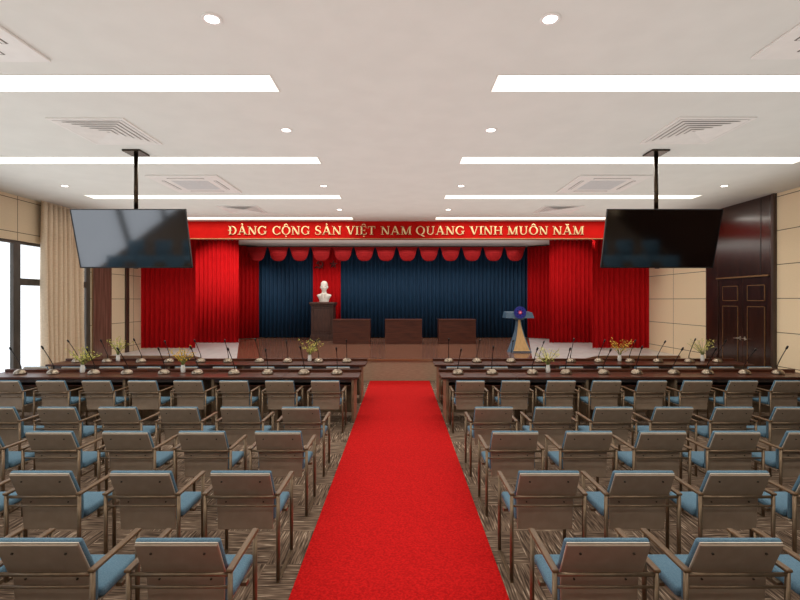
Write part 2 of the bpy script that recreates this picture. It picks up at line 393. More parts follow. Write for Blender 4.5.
# hanging screens
def screen(xc, ys, lb):
    t = thing('hanging_screen', lb, 'television', (xc, 6.465, CEIL), 'screens hanging from the ceiling')
    MB().box(-.125, .125, -.13, .13, -.025, 0, M['pole'], .004).build('ceiling_plate', t)
    MB().tube([(0, 0, -.02), (0, 0, -1.0)], .028, M['pole'], 14).build('pole', t)
    n = Vector((0, -math.cos(math.radians(14.8)), -math.sin(math.radians(14.8))))
    cy, cz = 6.359 - 6.465, 2.8435 - CEIL
    mt = Matrix.Translation((ys, cy, cz)) @ Matrix.Rotation(math.radians(14.8), 4, 'X')
    # local: x wide, z up, -y towards the audience
    hw, hh = .7865, .407
    b = MB()
    for q in ((-hw, hw, hh - .012, hh), (-hw, hw, -hh, -hh + .016), (-hw, -hw + .012, -hh, hh), (hw - .012, hw, -hh, hh)):
        b.box(q[0], q[1], -.006, .03, q[2], q[3], M['black'], 0, mt)
    b.build('bezel', t)
    MB().box(-hw + .011, hw - .011, -.002, .025, -hh + .014, hh - .011, M['screen'], 0, mt).build('screen_panel', t)
    MB().box(-hw + .03, hw - .03, .026, .06, -hh + .05, hh - .03, M['black'], .01, mt).build('back_cover', t)
    b = MB(); b.box(-.15, .15, .055, .085, -.15, .2, M['black'], .004, mt)
    b.tube([(0, 0, -1.02), (0, -.02, -1.16)], .03, M['black']); b.build('bracket', t)
    b = MB().box(-.03, .03, -.012, 0, -hh - .008, -hh + .004, M['black'], .002, mt); b.build('sensor_bar', t)
screen(-3.71, 0.006, 'large wide screen hanging on a black pole in front of the beige drape, window side')
screen(3.60, 0.008, 'large wide screen hanging on a black pole in front of the rosewood wall, door side')

# ------------------------------------------------------------------ stage
def edge_curve():
    """front edge of the stage from the window wall to the door wall: straight sides, S-curves, straight middle"""
    yS, yM = 12.08, 11.38
    pts = [(XL + .005, yS)]
    for k in range(13):
        u = k / 12; x = -5.6 + u * 1.0; pts.append((x, yS + (yM - yS) * (0.5 - 0.5 * math.cos(PI * u))))
    for k in range(13):
        u = k / 12; x = 4.35 + u * 1.0; pts.append((x, yM + (yS - yM) * (0.5 - 0.5 * math.cos(PI * u))))
    pts.append((XR - .005, yS))
    return pts
EC = edge_curve()
st = thing('stage', 'low wide stage with bowed front edge and wood floor', 'stage', (0, 0, 0))
def yedge(x):
    for (xa, ya), (xb, yb) in zip(EC, EC[1:]):
        if xa <= x <= xb: return ya + (yb - ya) * (x - xa) / (xb - xa)
    return 12.08
BL = [(-6.05, 17.3), (-4.12, 11.77)]   # splayed border between wood and painted pale reflection, window side
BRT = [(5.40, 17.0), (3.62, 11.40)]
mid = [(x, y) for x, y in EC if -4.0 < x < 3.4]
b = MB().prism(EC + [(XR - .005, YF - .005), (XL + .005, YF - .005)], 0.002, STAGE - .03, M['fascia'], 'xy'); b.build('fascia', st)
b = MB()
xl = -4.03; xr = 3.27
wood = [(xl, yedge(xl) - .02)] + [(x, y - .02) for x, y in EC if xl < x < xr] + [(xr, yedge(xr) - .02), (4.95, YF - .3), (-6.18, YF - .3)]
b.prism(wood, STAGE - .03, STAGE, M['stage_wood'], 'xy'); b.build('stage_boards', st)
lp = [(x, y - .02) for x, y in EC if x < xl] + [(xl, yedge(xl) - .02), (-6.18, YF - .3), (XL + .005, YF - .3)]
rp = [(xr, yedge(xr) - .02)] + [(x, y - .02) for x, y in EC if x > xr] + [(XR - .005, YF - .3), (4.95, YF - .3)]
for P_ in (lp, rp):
    MB().prism(P_, STAGE - .03, STAGE, M['stage_reflect'], 'xy').build('side_floor_painted_reflection', st)  # both sides painted pale to carry the floor reflection
nz = MB()
for (xa, ya), (xb, yb) in zip(EC, EC[1:]):
    nz.prism([(xa, ya - .028), (xb, yb - .028), (xb, yb - .0205), (xa, ya - .0205)], STAGE - .055, STAGE + .001, M['nosing'], 'xy')
nz.build('nosing', st)
g = MB().box(-3.0, .5, 11.345, 11.351, STAGE - .028, STAGE - .008, M['brass']); g.build('gold_trim_or_glint', st)  # gold strip painted in for a reflection along the stage edge

def pleats(xa, ya, xb, yb, z0, z1, pitch, amp, name, mat, parent=None, per=8):
    d = Vector((xb - xa, yb - ya)); L = d.length; d.normalize(); n = Vector((d.y, -d.x))
    k = max(2, int(round(L / pitch))); N_ = k * per
    lo, hi = [], []
    for i in range(N_ + 1):
        s = i / N_ * L; ph = 2 * PI * i / per + PI / 2
        o = amp * math.sin(ph) + amp * .25 * math.sin(ph * .37 + 1)
        p = Vector((xa, ya)) + d * s + n * o
        lo.append((p.x, p.y, z0)); hi.append((p.x, p.y, z1))
    b = MB(); b.rings([lo, hi], mat, False, True, False)
    return b.build(name, parent, solid=.004)
def stage_curtain(label, xa, ya, xb, yb, z0=STAGE + .015, mat='red_cloth', name='stage_curtain', group='red stage wing curtains', pitch=.15, amp=.035, ztop=CEIL - .02):
    t = thing(name, label, 'curtain', ((xa + xb) / 2, (ya + yb) / 2, z0), group)
    t0 = Vector(t.location)
    o = pleats(xa - t0.x, ya - t0.y, xb - t0.x, yb - t0.y, 0, ztop - z0 - .03, pitch, amp, 'cloth', M[mat], t)
    MB().tube([(xa - t0.x, ya - t0.y, ztop - z0 - .015), (xb - t0.x, yb - t0.y, ztop - z0 - .015)], .014, M['black'], 8).build('rail', t)
    return t
stage_curtain('dark red pleated wing curtain against the window-side wall, front of stage', XL + .06, 13.5, -5.99, 13.5, STAGE + .05)
stage_curtain('bright red pleated wing curtain set back behind the window-side front curtain', -7.2, 15.6, -5.46, 15.6)
stage_curtain('deep red side curtain beside the navy backdrop, bust side', -6.15, 17.05, -5.42, 17.62)
stage_curtain('dark red pleated wing curtain against the door-side wall, front of stage', 5.63, 13.5, XR - .06, 13.5, STAGE + .05)
stage_curtain('red pleated wing curtain set back behind the door-side front curtain', 5.05, 15.6, 6.95, 15.6)
stage_curtain('deep red side curtain beside the navy backdrop, lectern side', 4.9, 17.62, 5.75, 17.05)
stage_curtain('navy blue pleated backdrop curtain behind the bust side of stage', -5.46, 17.74, -3.3, 17.74, mat='blue_cloth', name='backdrop_curtain', group='backdrop curtains')
stage_curtain('navy blue pleated backdrop curtain behind the stage desks', -2.3, 17.74, 4.95, 17.74, mat='blue_cloth', name='backdrop_curtain', group='backdrop curtains')
stage_curtain('narrow red pleated backdrop strip behind the white bust', -3.34, 17.70, -2.28, 17.70, mat='red_cloth', name='backdrop_curtain', group='backdrop curtains', amp=.03)
# scalloped red valance
val = thing('scalloped_valance', 'red scalloped valance hung across top of navy backdrop', 'valance', (-.518, 16.95, CEIL - .10))
nsw = 13; wsw = .792; x00 = -nsw * wsw / 2
MB().box(x00, -x00, -.01, .01, -.03, 0, M['black']).build('rail', val)
for i in range(nsw):
    rows = []
    for v in range(13):
        vv = v / 12; row = []
        for u in range(21):
            uu = u / 10 - 1
            dep = .485 * (max(0.0, 1 - abs(uu) ** 3.2)) ** .62 + .03
            xx = x00 + (i + .5) * wsw + uu * wsw * (.5 - .07 * vv)
            yy = -.02 - .09 * math.sin(PI * (uu + 1) / 2) * math.sin(PI * min(1, vv * .9 + .1)) - .018 * math.sin(vv * 5 * 2 * PI) * (1 - uu * uu)
            row.append((xx, yy, -.03 - vv * dep))
        rows.append(row)
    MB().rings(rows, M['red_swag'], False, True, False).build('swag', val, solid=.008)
# emblems on the red strip
def star_pts(cx, cz, R, r=None):
    r = r or R * .4
    return [(cx + (R if k % 2 == 0 else r) * math.sin(PI * k / 5), cz + (R if k % 2 == 0 else r) * math.cos(PI * k / 5)) for k in range(10)]
YE = 17.643
X, Z = px(333.3, 264.3, YE)
o = MB().prism(star_pts(0, 0, .17), -.02, .02, M['emblem']).build('star_emblem'); o.location = (X, YE, Z)
tag(o, 'dark five-pointed star emblem on the red strip above the bust', 'emblem')
X, Z = px(319.2, 264.3, YE)
b = MB(); n = 20
outer = [(.155 * math.cos(a), .155 * math.sin(a)) for a in [math.radians(-140 + 245 * k / n) for k in range(n + 1)]]
inner = [(-.022 + .12 * math.cos(a) - .0, .02 + .115 * math.sin(a)) for a in [math.radians(-140 + 245 * k / n) for k in range(n + 1)]]
for k in range(n):
    b.prism([outer[k], outer[k + 1], inner[k + 1], inner[k]], -.02, .02, M['emblem'])
def bar2(b, p, q, w, d0, d1, m):
    p, q = Vector(p), Vector(q); d = (q - p).normalized(); nn = Vector((-d.y, d.x)) * w / 2
    b.prism([tuple(p + nn), tuple(q + nn), tuple(q - nn), tuple(p - nn)], d0, d1, m)
bar2(b, (-.105, -.085), (-.155, -.15), .045, -.02, .02, M['emblem'])
bar2(b, (.13, -.15), (-.06, .06), .035, -.024, .016, M['emblem'])
bar2(b, (-.11, .015), (-.005, .12), .06, -.024, .016, M['emblem'])
o = b.build('hammer_and_sickle_emblem'); o.location = (X, YE, Z)
tag(o, 'dark hammer and sickle emblem on the red strip above the bust', 'emblem')

# ------------------------------------------------------------------ banner with raised serif letters
YBN = 12.14
ban = thing('stage_banner', 'red banner across stage top with gold raised Vietnamese slogan', 'banner', (-.145, YBN, CEIL))
BW = (XR - XL) / 2 - .02
MB().box(-BW, BW, 0, .25, -.465, -.001, M['red_board']).build('board', ban)
MB().box(-BW, BW, -.03, .0, -.48, -.455, M['brass'], .004).build('gold_trim_or_glint', ban)

class Glyphs:
    def __init__(self): self.polys = []
    def poly(self, pts): self.polys.append(list(pts))
    def rect(self, x0, x1, z0, z1): self.poly([(x0, z0), (x1, z0), (x1, z1), (x0, z1)])
    def bar(self, p, q, w):          # slanted stroke with horizontal ends, w measured along x
        self.poly([(p[0] - w / 2, p[1]), (p[0] + w / 2, p[1]), (q[0] + w / 2, q[1]), (q[0] - w / 2, q[1])])
    def arc(self, cx, cz, ro, rz, ti, tz, a0, a1, n=22):
        """ring sector, thick at the sides (ti) and thin at top and bottom (tz)"""
        for k in range(n):
            a, b = [math.radians(a0 + (a1 - a0) * j / n) for j in (k, k + 1)]
            self.poly([(cx + ro * math.cos(a), cz + rz * math.sin(a)), (cx + ro * math.cos(b), cz + rz * math.sin(b)),
                       (cx + (ro - ti) * math.cos(b), cz + (rz - tz) * math.sin(b)), (cx + (ro - ti) * math.cos(a), cz + (rz - tz) * math.sin(a))])
    def serif(self, x, z, w): self.rect(x - w / 2, x + w / 2, (z if z == 0 else z - .055), (z + .055 if z == 0 else z))
    def stem(self, x, w=.15): self.rect(x - w / 2, x + w / 2, 0, 1); self.serif(x, 0, w + .2); self.serif(x, 1, w + .2)
TH = .075
def g_I(g): g.stem(.18); return .36
def g_D(g, bar=True):
    g.stem(.22); g.rect(.22, .46, .945, 1); g.rect(.22, .46, 0, .055); g.arc(.44, .5, .46, .5, .16, .06, -90, 90)
    if bar: g.rect(.0, .42, .46, .53)
    return .95
def g_C(g):
    g.arc(.5, .5, .47, .52, .16, .06, 42, 318); g.rect(.82, .88, .66, .98); g.rect(.82, .88, .04, .3); return .95
def g_G(g):
    g.arc(.5, .5, .47, .52, .16, .06, 42, 318); g.rect(.82, .88, .66, .98); g.rect(.74, .89, .06, .42); g.serif(.82, .44, .32); return 1.0
def g_O(g): g.arc(.5, .5, .48, .52, .16, .06, 0, 360, 36); return 1.0
def g_Q(g):
    g_O(g); g.poly([(.42, .03), (.58, .06), (.98, -.24), (.82, -.25)]); return 1.0
def g_A(g):
    g.bar((.13, 0), (.45, 1), TH); g.bar((.82, 0), (.47, 1.02), .17); g.rect(.24, .72, .31, .37); g.serif(.13, 0, .26); g.serif(.82, 0, .34); return .97
def g_V(g):
    g.bar((.16, 1), (.5, -.02), .17); g.bar((.82, 1), (.52, 0), TH); g.serif(.16, 1, .34); g.serif(.82, 1, .26); return .96
def g_N(g):
    g.rect(.15, .15 + TH, 0, 1); g.rect(.8, .8 + TH, 0, 1); g.bar((.16, 1), (.79, 0), .19); g.serif(.19, 0, .28); g.serif(.14, 1, .26); g.serif(.84, 1, .28); return 1.0
def g_M(g):
    g.rect(.16, .16 + TH, 0, 1); g.bar((.2, 1), (.58, 0), .17); g.bar((.96, 1), (.6, 0), TH); g.rect(.92, 1.08, 0, 1)
    g.serif(.19, 0, .28); g.serif(.15, 1, .24); g.serif(1.0, 0, .34); g.serif(1.04, 1, .24); return 1.2
def g_S(g):
    c = [(.6, .72), (.6, .95), (.36, 1.02), (.2, .9), (.14, .74), (.22, .58), (.4, .5), (.58, .4), (.64, .24), (.56, .07), (.36, -.02), (.12, .06), (.1, .3)]
    wd = [.05, .05, .06, .1, .14, .17, .17, .17, .14, .1, .06, .05, .05]
    L_, R_ = [], []
    for i, (x, z) in enumerate(c):
        p, q = c[max(0, i - 1)], c[min(len(c) - 1, i + 1)]
        dx, dz = q[0] - p[0], q[1] - p[1]; l = math.hypot(dx, dz); nx, nz_ = -dz / l, dx / l
        L_.append((x + nx * wd[i] / 2, z + nz_ * wd[i] / 2)); R_.append((x - nx * wd[i] / 2, z - nz_ * wd[i] / 2))
    for i in range(len(c) - 1): g.poly([L_[i], L_[i + 1], R_[i + 1], R_[i]])
    return .74
def g_E(g):
    g.stem(.22); g.rect(.22, .72, .945, 1); g.rect(.22, .58, .48, .535); g.rect(.22, .74, 0, .055); g.rect(.68, .73, .78, 1); g.rect(.70, .755, 0, .24); g.rect(.55, .6, .4, .62); return .8
def g_T(g):
    g.rect(.36, .51, 0, 1); g.serif(.435, 0, .36); g.rect(.04, .83, .94, 1); g.rect(.04, .09, .75, 1); g.rect(.78, .83, .75, 1); return .87
def g_U(g):
    g.rect(.14, .29, .34, 1); g.rect(.76, .76 + TH, .34, 1); g.arc(.487, .35, .347, .37, .11, .07, 180, 360); g.serif(.215, 1, .34); g.serif(.8, 1, .28); return 1.0
def g_H(g):
    g.stem(.2); g.stem(.8); g.rect(.2, .8, .47, .53); return 1.0
GL = {'I': g_I, 'Đ': g_D, 'C': g_C, 'G': g_G, 'O': g_O, 'Q': g_Q, 'A': g_A, 'V': g_V, 'N': g_N, 'M': g_M, 'S': g_S, 'E': g_E, 'T': g_T, 'U': g_U, 'H': g_H}
def dia(g, kind, cx):
    if kind == 'hook':
        g.arc(cx, 1.24, .09, .09, .045, .045, -60, 170, 10); g.rect(cx - .0, cx + .045, 1.08, 1.17)
    if kind == 'hat':
        g.bar((cx - .19, 1.1), (cx - .02, 1.3), .1); g.bar((cx + .19, 1.1), (cx + .02, 1.3), .1)
    if kind == 'dot':
        g.arc(cx, -.2, .075, .075, .0749, .0749, 0, 360, 10)
    if kind == 'breve':
        g.arc(cx, 1.3, .19, .19, .07, .07, 190, 350, 12)
WORDS = [([('Đ',), ('A', 'hook'), ('N',), ('G',)], 228.3, 267.0), ([('C',), ('O', 'hat', 'dot'), ('N',), ('G',)], 272.3, 310.0), ([('S',), ('A', 'hook'), ('N',)], 314.5, 341.5),
         ([('V',), ('I',), ('E', 'hat', 'dot'), ('T',)], 346, 375.6), ([('N',), ('A',), ('M',)], 380.6, 411.7), ([('Q',), ('U',), ('A',), ('N',), ('G',)], 415.8, 464.5),
         ([('V',), ('I',), ('N',), ('H',)], 469.5, 502.7), ([('M',), ('U',), ('O', 'hat'), ('N',)], 507, 548), ([('N',), ('A', 'breve'), ('M',)], 552.5, 584)]
z0 = px(0, 234.6, YBN - .02)[1] - CEIL; capz = 8.3 * YBN / F
for letters, xa, xb in WORDS:
    g = Glyphs(); cur = 0; allp = []
    for L_ in letters:
        g.polys = []
        adv = GL[L_[0]](g)
        for dk in L_[1:]: dia(g, dk, .46 if L_[0] in 'AE' else .5)
        allp.append([[(x + cur, z) for x, z in p] for p in g.polys])
        cur += adv + .07
    cur -= .07
    Xa = (xa - 400) * (YBN - .02) / F + .145; Xb = (xb - 400) * (YBN - .02) / F + .145
    sx = (Xb - Xa) / cur
    for letter in allp:
        lt = MB()
        for p in letter: lt.prism([(Xa + x * sx, z0 + z * capz) for x, z in p], -.035, -.002, M['gold'])
        lt.build('letter', ban)

# ------------------------------------------------------------------ things on the stage
# bust on its pedestal
PY = 16.75
pw = 22.5 * PY / F / 2
xc = px(323.6, 0, PY)[0]; ztop = px(0, 302.2, PY)[1]
ph = ztop - STAGE
t = thing('bust_pedestal', 'dark walnut panelled pedestal carrying the white bust', 'pedestal', (xc, PY, STAGE + .001))
b = MB(); b.box(-pw * 1.1, pw * 1.1, -.36, .36, 0, .06, M['pedestal'], .006); b.box(-pw * 1.06, pw * 1.06, -.345, .345, .06, .17, M['pedestal'], .01); b.box(-pw * 1.02, pw * 1.02, -.335, .335, .17, .21, M['pedestal'], .008); b.build('plinth', t)
b = MB(); b.box(-pw * .96, pw * .96, -.315, .315, .21, ph - .14, M['pedestal'], .006)
b.build('body', t)
b = MB(); b.box(-pw * .72, pw * .72, -.327, -.314, .33, ph - .26, M['pedestal'], .004)
for q in ((-pw * .8, pw * .8, .27, .3), (-pw * .8, pw * .8, ph - .23, ph - .2), (-pw * .8, -pw * .75, .27, ph - .2), (pw * .75, pw * .8, .27, ph - .2)): b.box(q[0], q[1], -.328, -.314, q[2], q[3], M['pedestal'], .003)
b.build('front_panel', t)
b = MB(); b.box(-pw * 1.04, pw * 1.04, -.345, .345, ph - .14, ph - .08, M['pedestal'], .012); b.box(-pw * 1.1, pw * 1.1, -.39, .39, ph - .08, ph, M['pedestal'], .012); b.build('cap', t)
# bust: cross sections, remeshed into one surface
hb = 21.3 * PY / F
b = MB()
S_ = hb / .78
sec = [(0.0, .165, .12, 0), (.03, .17, .125, 0), (.1, .185, .13, 0), (.17, .225, .135, 0), (.225, .265, .13, 0), (.255, .27, .115, .0), (.28, .235, .1, .01), (.3, .16, .09, .01), (.325, .095, .085, .0), (.36, .082, .085, -.005), (.42, .08, .085, -.01)]
b.rings([[(rx * S_ * math.cos(2 * PI * k / 24), (oy + ry * math.sin(2 * PI * k / 24)) * S_, z * S_) for k in range(24)] for z, rx, ry, oy in sec], M['marble'])
hsec = [(.385, .03, .04, -.06), (.4, .06, .07, -.04), (.44, .088, .105, -.02), (.5, .108, .125, -.01), (.56, .118, .135, -.0), (.62, .125, .14, .005), (.68, .122, .138, .01), (.73, .1, .118, .015), (.765, .062, .075, .015), (.778, .02, .03, .015)]
b.rings([[(rx * S_ * math.cos(2 * PI * k / 24), (oy + ry * math.sin(2 * PI * k / 24)) * S_, z * S_) for k in range(24)] for z, rx, ry, oy in hsec], M['marble'])
for sx in (-1, 1):
    b.ell((sx * .126 * S_, .01 * S_, .545 * S_), .022 * S_, .035 * S_, .05 * S_, M['marble'])   # ears
    b.ell((sx * .05 * S_, -.112 * S_, .595 * S_), .042 * S_, .03 * S_, .016 * S_, M['marble'])  # brows
    b.ell((sx * .06 * S_, -.095 * S_, .52 * S_), .035 * S_, .035 * S_, .03 * S_, M['marble'])   # cheekbones
    b.prism([(sx * .01 * S_, .30 * S_), (sx * .11 * S_, .33 * S_), (sx * .05 * S_, .14 * S_)], -.15 * S_, -.1 * S_, M['marble'])  # lapels
b.ell((0, -.14 * S_, .535 * S_), .02 * S_, .03 * S_, .05 * S_, M['marble'])    # nose
b.ell((0, -.155 * S_, .515 * S_), .026 * S_, .02 * S_, .016 * S_, M['marble'])
b.ell((0, -.118 * S_, .475 * S_), .045 * S_, .022 * S_, .012 * S_, M['marble'])  # moustache and lips
b.ell((0, -.118 * S_, .452 * S_), .032 * S_, .022 * S_, .01 * S_, M['marble'])
b.ell((0, -.1 * S_, .405 * S_), .028 * S_, .03 * S_, .05 * S_, M['marble'])    # short beard
o = b.build('bust_sculpture'); o.location = (xc + .02, PY, ztop + .002)
r = o.modifiers.new('one_skin', 'REMESH'); r.mode = 'VOXEL'; r.voxel_size = .011; r.use_smooth_shade = True
s = o.modifiers.new('soft', 'SMOOTH'); s.iterations = 2; s.factor = .4
tag(o, 'white plaster bust of a man on the dark pedestal', 'sculpture')

# three speaker desks
proto = None
for xa, xb, lb in ((332.7, 370, 'brown wooden stage desk closest to the bust pedestal'), (385, 422, 'brown wooden stage desk in the middle of the three'), (438.7, 476, 'brown wooden stage desk closest to the lectern')):
    DY = 15.25; X = px((xa + xb) / 2, 0, DY)[0]
    if proto is None:
        proto = t = thing('stage_desk', lb, 'desk', (X, DY, STAGE + .001), 'speaker desks on the stage')
        hw = 37.3 * DY / F / 2
        MB().box(-hw, hw, -.02, .58, .77, .81, M['stage_desk'], .005).build('desktop', t)
        p = MB().box(-hw + .005, hw - .005, 0, .022, 0, .769, M['stage_desk'], .002); p.build('front_panel', t)
        for sx in (-1, 1):
            MB().box(sx * (hw - .02) - .015, sx * (hw - .02) + .015, .0225, .55, 0, .769, M['stage_desk'], .002).build('side_panel', t)
    else:
        copy_tree(proto, (X, DY, STAGE + .001), lb)
# lectern
LY = 13.0
X = px(518.6, 0, LY)[0]
t = thing('lectern', 'slate blue and tan A-shaped lectern with round blue emblem', 'lectern', (X, LY, STAGE + .001))
u = LY / F   # metres per pixel at the lectern
H0 = 1.27
HB = .93
def prof(z, w0, w1): # concave flare: half-width at height z of the body
    k = 1 - min(1, z / HB); return w1 + (w0 - w1) * k ** 1.7
zs = [i / 14 * HB for i in range(15)]
shift = lambda z: .024 * (1 - z / HB)
def fy(z): return -.05 - .2 * (1 - z / HB) ** 1.4
b = MB()
b.rings([[(shift(z) - prof(z, .283, .05), fy(z), z), (shift(z) + prof(z, .283, .05), fy(z), z), (shift(z) + prof(z, .283, .05), .16, z), (shift(z) - prof(z, .283, .05), .16, z)] for z in zs], M['lect_blue'], True, False)
b.build('body_shell', t)
b = MB()
b.rings([[(shift(z) - prof(z, .24, .03), fy(z) - .014, max(z, .04)), (shift(z) + prof(z, .24, .03), fy(z) - .014, max(z, .04)), (shift(z) + prof(z, .24, .03), fy(z) - .001, max(z, .04)), (shift(z) - prof(z, .24, .03), fy(z) - .001, max(z, .04))] for z in zs], M['lect_tan'], True, False)
b.build('front_veneer', t)
# wing, a blue sail sweeping out beside the body
b = MB(); rs = []
for z in zs:
    k = 1 - z / HB
    xo = -(.07 + .26 * k ** 1.7); xi = shift(z) - prof(z, .283, .05) + .01
    rs.append([(xo, -.02, z), (xi, fy(z) + .03, z), (xi, fy(z) + .06, z), (xo, .03, z)])
b.rings(rs, M['lect_blue'], True, False); b.build('side_wing', t)
b = MB(); b.rings([[(-.085, -.1, .9), (.085, -.1, .9), (.085, .1, .9), (-.085, .1, .9)], [(-.2, -.14, .965), (.2, -.14, .965), (.2, .16, .965), (-.2, .16, .965)]], M['lect_blue'], True, False); b.build('neck', t)
b = MB(); b.rings([[(-.42, -.19, .95), (.39, -.19, .95), (.39, .2, .955), (-.42, .2, .955)], [(-.375, -.16, 1.10), (.34, -.16, 1.10), (.34, .2, 1.13), (-.375, .2, 1.13)]], M['lect_blue'], True, False); b.build('reading_top', t)
em = MB(); n = 40
def disc(b, cx, cz, r0, r1, y0, y1, m, n=32):
    for k in range(n):
        a, c = 2 * PI * k / n, 2 * PI * (k + 1) / n
        if r0 <= 1e-4: b.prism([(cx, cz), (cx + r1 * math.cos(a), cz + r1 * math.sin(a)), (cx + r1 * math.cos(c), cz + r1 * math.sin(c))], y0, y1, m)
        else: b.prism([(cx + r0 * math.cos(a), cz + r0 * math.sin(a)), (cx + r1 * math.cos(a), cz + r1 * math.sin(a)), (cx + r1 * math.cos(c), cz + r1 * math.sin(c)), (cx + r0 * math.cos(c), cz + r0 * math.sin(c))], y0, y1, m)
ex, ez = -.008, 1.11
disc(em, ex, ez, 0, .172, -.205, -.192, M['em_blue'])
disc(em, ex, ez, .145, .155, -.2075, -.204, M['em_violet'])
for k in range(6):
    a = PI / 2 + k * PI / 3
    disc(em, ex + .085 * math.cos(a), ez + .085 * math.sin(a), .036, .046, -.2085, -.204, M['em_violet'], 18)
disc(em, ex, ez, 0, .05, -.212, -.204, M['em_red'], 20)
em.prism([(x + ex, z + ez) for x, z in star_pts(0, 0, .038)], -.215, -.211, M['em_pink'])
em.build('round_emblem', t)

# ------------------------------------------------------------------ red aisle carpet
o = MB().box(-.742, .728, -2.5, 11.34, .001, .012, M['red_carpet'], .003).build('red_carpet')
tag(o, 'long bright red carpet runner along the aisle to the stage', 'carpet')

# ------------------------------------------------------------------ audience desks
DW = 1.24; proto = None
rowname = {0: 'desk row by the stage', 1: 'desk row by the chairs'}
for ri, yf in ((1, 7.45), (0, 8.9)):
    for s in (-1, 1):
        for k in range(5):
            X = s * (.668 + DW * (k + .5))
            lb = f'mahogany conference desk on {sides[s]}, {ordinal(k)} from red carpet in {rowname[ri]}'
            if proto is None:
                proto = t = thing('conference_desk', lb, 'desk', (X, yf, 0), 'mahogany conference desks')
                hw = DW / 2 - .002
                MB().box(-hw, hw, 0, .575, .712, .75, M['desk'], .005).build('desktop', t)
                MB().box(-hw, hw, .54, .60, .7505, .796, M['desk'], .004).build('raised_ledge', t)
                MB().box(-hw + .081, hw - .081, .50, .522, .06, .711, M['desk_body'], .002).build('modesty_panel', t)
                for sx in (-1, 1):
                    MB().box(sx * (hw - .10) - .02, sx * (hw - .10) + .02, .03, .56, 0, .711, M['desk_body'], .002).build('side_panel', t)
                MB().box(-hw + .121, hw - .121, .10, .49, .585, .60, M['desk'], .002).build('shelf', t)
                MB().box(-hw + .121, hw - .121, .04, .06, .66, .711, M['trim_dark'], .002).build('apron', t)
            else:
                copy_tree(proto, (X, yf, 0), lb)
# gooseneck microphones
T1L = [337, 304, 267.5, 234, 197.5, 164, 127, 94, 53, 20]; T2L = [346.7, 318.5, 287.5, 259.5, 228, 200.5, 169, 141, 107, 77]
T1R = [458, 492, 532.5, 566, 603.7, 636.7, 673.7, 707.5, 744.5, 778]; T2R = [448.7, 477, 511, 539.5, 571, 599, 630, 658, 689.5, 717.5]
def make_mic(t, s, v):
    rnd = random.Random(v)
    MB().lathe([(.1, 0), (.102, .012), (.093, .036), (.076, .058), (.05, .075), (.02, .084)], M['mic_base'], n=24, sx=1.0, sy=.8).build('base', t)
    tx = rnd.uniform(-.025, .025); ty = -.21 + rnd.uniform(-.03, .03); tz = .44 + rnd.uniform(-.04, .02)
    pts = [(0, .02, .07), (0, .02, .12)]
    for k in range(1, 9):
        u_ = k / 8; pts.append((tx * u_, .02 + (ty - .02) * u_ ** 1.15, .12 + (tz - .12) * u_))
    MB().tube(pts, [.010, .0085] + [.0065] * 8, M['black'], 8).build('gooseneck', t)
    a, b_ = Vector(pts[-2]), Vector(pts[-1]); d = (b_ - a).normalized()
    MB().tube([b_ - d * .01, b_, b_ + d * .05, b_ + d * .06], [.008, .0145, .0145, .009], M['black'], 10).build('microphone_head', t)
    MB().box(-.035, .035, -.075, -.058, .018, .036, M['black'], .003).build('talk_button', t)
protos = []
for arr, yy, ri, s in ((T1L, 7.76, 1, -1), (T1R, 7.76, 1, 1), (T2L, 9.24, 0, -1), (T2R, 9.24, 0, 1)):
    for i, x in enumerate(arr):
        X = (x - 400) * yy / F
        lb = f'gooseneck microphone with domed metal base, {sides[s]} {rowname[ri]}, {ordinal(i)} from carpet'
        if len(protos) < 4:
            t = thing('gooseneck_microphone', lb, 'microphone', (X, yy, .752), 'gooseneck microphones on the desks'); make_mic(t, s, len(protos)); protos.append(t)
        else:
            copy_tree(protos[(i * 3 + ri + (s > 0)) % 4], (X, yy, .752), lb)
